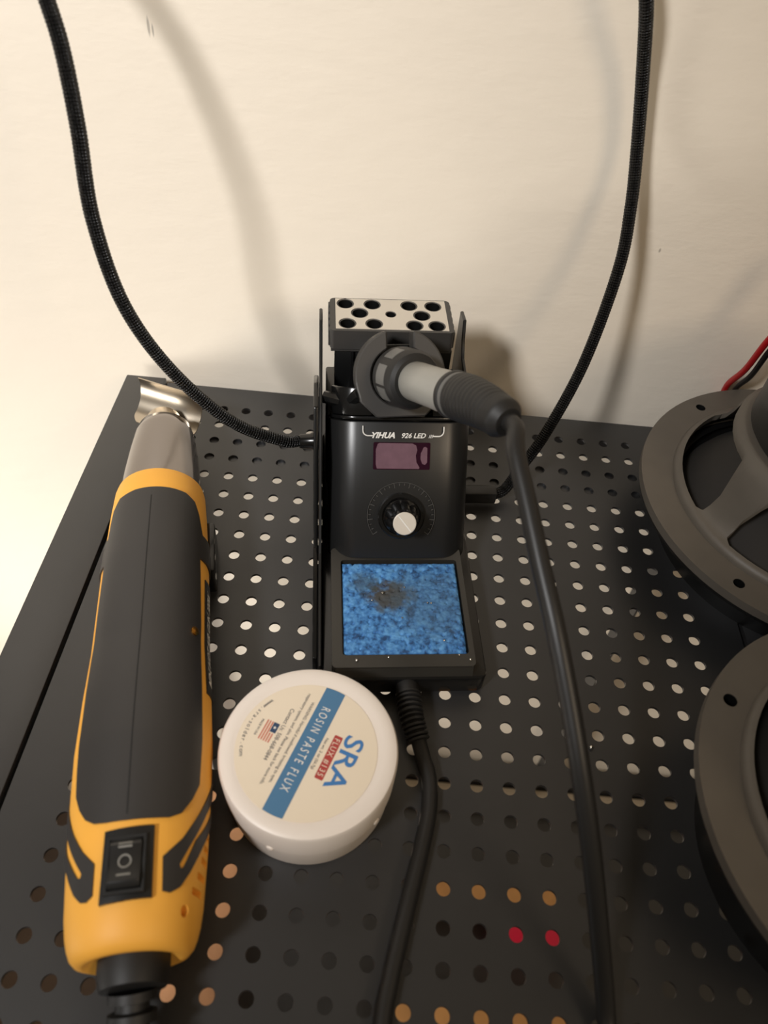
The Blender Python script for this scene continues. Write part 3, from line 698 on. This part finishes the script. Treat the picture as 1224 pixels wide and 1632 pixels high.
def txt(s, size, u, v, m, name='label_text', **k):
    return obj(name, text_bm(s, size, lambda a, b, h: lm(u+a, v+b, h), h=.00036, **k), m, label)
txt('ROSIN PASTE FLUX', .0046, -.0172, -.0019, 'white_ink', width=.0335, spacing=1.45)
txt('SRA', .0098, -.0112, .0110, 'sra_blue', width=.0206, bold=.00012)
obj('red_box', prism(rrect(-.0092, .0078, .0069, .0100, .0004), lm, .0002, H), 'red_ink', label)
txt('FLUX #135', .0030, -.0080, .0074, 'label', width=.0146, spacing=1.2)
txt('Net wt. 2 oz (56.7g)', .0015, -.0068, .0045, 'text_ink', width=.0124)
txt('WARNING: Harmful if swallowed. Irritating to eyes,', .0017, -.0172, -.0064, 'text_ink', width=.0330)
txt('respiratory system, and skin. Please see back for more info.', .0017, -.0196, -.0090, 'text_ink', width=.0372)
txt('Contact Us: 508-668-0844', .0022, -.0116, -.0121, 'text_ink', width=.0210)
bm = bmesh.new()
for k in range(5): prism([(-.0044 if k < 3 else -.0002-.0042*(k < 3), -.0176+k*.00095), (.0034, -.0176+k*.00095), (.0034, -.0171+k*.00095), (-.0044 if k < 3 else -.0002, -.0171+k*.00095)], lm, .0002, H, bm=bm)
obj('flag_stripes', bm, 'flag_red', label)
obj('flag_canton', prism([(-.0044, -.0150), (-.0006, -.0150), (-.0006, -.0128), (-.0044, -.0128)], lm, .0002, H), 'navy_ink', label)
obj('flag_star', prism([(-.0025+(.0007 if k % 2 else .0003)*math.cos(k*PI/5), -.0139+(.0007 if k % 2 else .0003)*math.sin(k*PI/5)) for k in range(10)], lm, .0003, .0004), 'white_ink', label)
txt('MADE IN USA', .0013, -.0038, -.0196, 'text_ink', width=.0066)
# web address along the rim
bm = bmesh.new(); s_ = 'www.sra-solder.com'; n = len(s_)
for k, ch in enumerate(s_):
    a = math.radians(-119+58*k/(n-1)); r_ = .0234
    ca, sa = math.cos(a), math.sin(a)
    text_bm(ch, .0022, lambda u, v, h, ca=ca, sa=sa: lm(r_*ca-sa*u-ca*v, r_*sa+ca*u-sa*v, h), bm=bm, align='CENTER', h=.00036)
obj('label_web_text', bm, 'text_ink', label)

# ------------------------------------------------------------------ woofers, face down
def woofer(name, loc, R_, rot, label, hole_angles):
    W = thing(name, label, 'speaker', (loc[0], loc[1], 0), 0, 'woofers on the right'); zf = loc[2]
    fl = R_; holes = [circle((R_*.905)*math.cos(math.radians(a)), (R_*.905)*math.sin(math.radians(a)), .0026, 18) for a in hole_angles]
    bm = patch(circle(0, 0, R_, 128), holes+[circle(0, 0, R_*.805, 96)], flat, zf-.0045, zf)
    obj('mounting_flange', bm, 'basket', W, smooth=30)
    obj('flange_gasket', lathe([(zf-.0075, R_*.86), (zf-.0075, R_-.0012), (zf-.0046, R_-.0006), (zf-.0046, R_*.86)], (0, 0, 0), seg=96, cap=(False, False)), 'dark', W)
    obj('front_ring', lathe([(0, R_*.76), (0, R_*.79), (zf-.0075, R_*.80), (zf-.0075, R_*.76)], seg=96, cap=(False, False)), 'dark', W)
    # basket: raised inner rim, four wide spokes, hub
    def hz(r):
        k = r/R_
        pts = [(.40, .036), (.57, .035), (.61, .032), (.65, .025), (.69, .015), (.725, .0080), (.76, .0045), (.80, .0032), (.812, .0012), (.83, .0002), (.90, .0)]
        if k <= pts[0][0]: return pts[0][1]
        for (a, b), (c, d) in zip(pts, pts[1:]):
            if k <= c: return b+(d-b)*(k-a)/(c-a)
        return 0
    def bmap(u, v, h): return V3(u, v, zf+hz(math.hypot(u, v))*R_/.082+h)
    wins = []
    for q in range(4):
        c0 = math.radians(rot+90*q); pol = []
        for k in range(17): a = c0+math.radians(-34+68*k/16); pol.append((R_*.775*math.cos(a), R_*.775*math.sin(a)))
        for k in range(3): a = c0+math.radians(37); r_ = R_*(.755-.03*k); pol.append((r_*math.cos(a), r_*math.sin(a)))
        for k in range(9): a = c0+math.radians(30-60*k/8); r_ = R_*.605; pol.append((r_*math.cos(a), r_*math.sin(a)))
        for k in range(3): a = c0+math.radians(-37); r_ = R_*(.695+.03*k); pol.append((r_*math.cos(a), r_*math.sin(a)))
        wins.append(pol)
    ex = [(R_*q*math.cos(2*PI*k/180), R_*q*math.sin(2*PI*k/180)) for q in (.42, .45, .48, .51, .54, .56, .57, .58, .59, .61, .63, .65, .67, .69, .705, .72, .74, .76, .785, .80) for k in range(180)]
    def dense(P): return [tuple(Vector(P[k])+(Vector(P[(k+1) % len(P)])-Vector(P[k]))*j/4) for k in range(len(P)) for j in range(4)]
    obj('basket', patch(circle(0, 0, R_*.815, 180), [dense(w_) for w_ in wins]+[circle(0, 0, R_*.40, 90)], bmap, -.0035, .0, extra=ex), 'basket', W, smooth=50)
    for a in hole_angles:
        c_ = V3(R_*.905*math.cos(math.radians(a)), R_*.905*math.sin(math.radians(a)), 0)
        obj('screw_hole_shade', lathe([(zf-.0046, .0001), (zf-.0046, .00252), (zf-.0003, .00252)], c_, seg=24, cap=(False, False)), 'dark', W)  # near-black sleeve added as painted shade inside each hole
    obj('rim_gap_shade', lathe([(zf-.0125, R_*.84), (zf-.0030, R_*.815), (zf-.0005, R_*.80)], seg=96, cap=(False, False)), 'dark', W)  # dark skirt added to black out the gap below the window rim
    obj('cone', lathe([(zf-.012, R_*.74), (zf-.006, R_*.70), (zf+.020, R_*.38), (zf+.022, R_*.30)], seg=96, cap=(False, True)), 'cone', W)
    obj('surround', lathe([(zf-.010, R_*.83), (zf-.009, R_*.80), (zf-.014, R_*.77), (zf-.012, R_*.74)], seg=96, cap=(False, False)), 'dark', W)
    zz = zf+.036*R_/.082
    obj('magnet', lathe([(zz-.003, R_*.50), (zz+.002, R_*.55), (zz+.036, R_*.55), (zz+.042, R_*.52), (zz+.043, R_*.45), (zz+.043, .001)], seg=96), 'magnet', W, smooth=40)
    return W
woofer('woofer', (.1483, -.0616, .032), .0822, 160, 'grey framed woofer lying face down against the wall, the farther one', (123.5, 228, 318, 33, 78, 273, 178+900) [:6])
woofer('woofer', (.1306, -.2192, .047), .0759, 165, 'grey framed woofer lying face down at the lower right edge, the nearer one', (147.8, 237.8, 327.8, 57.8))
tag(obj('speaker_wire', tube([(.136, .0205, .004), (.1312, .0260, .0140), (.1278, .0240, .0300), (.1262, .0120, .0505), (.1237, .0020, .0745), (.1262, .0, .090), (.135, 0, .13)], .0017, 14), 'wire_red', smooth=60), 'red speaker wire rising behind the farther woofer', 'wire')
tag(obj('speaker_wire', tube([(.141, .0190, .004), (.1360, .0255, .0140), (.1330, .0235, .0290), (.1306, .0115, .0475), (.1275, .0020, .0700), (.1300, .0, .086), (.139, 0, .126)], .0015, 14), 'wire_black', smooth=60), 'black speaker wire rising behind the farther woofer', 'wire')
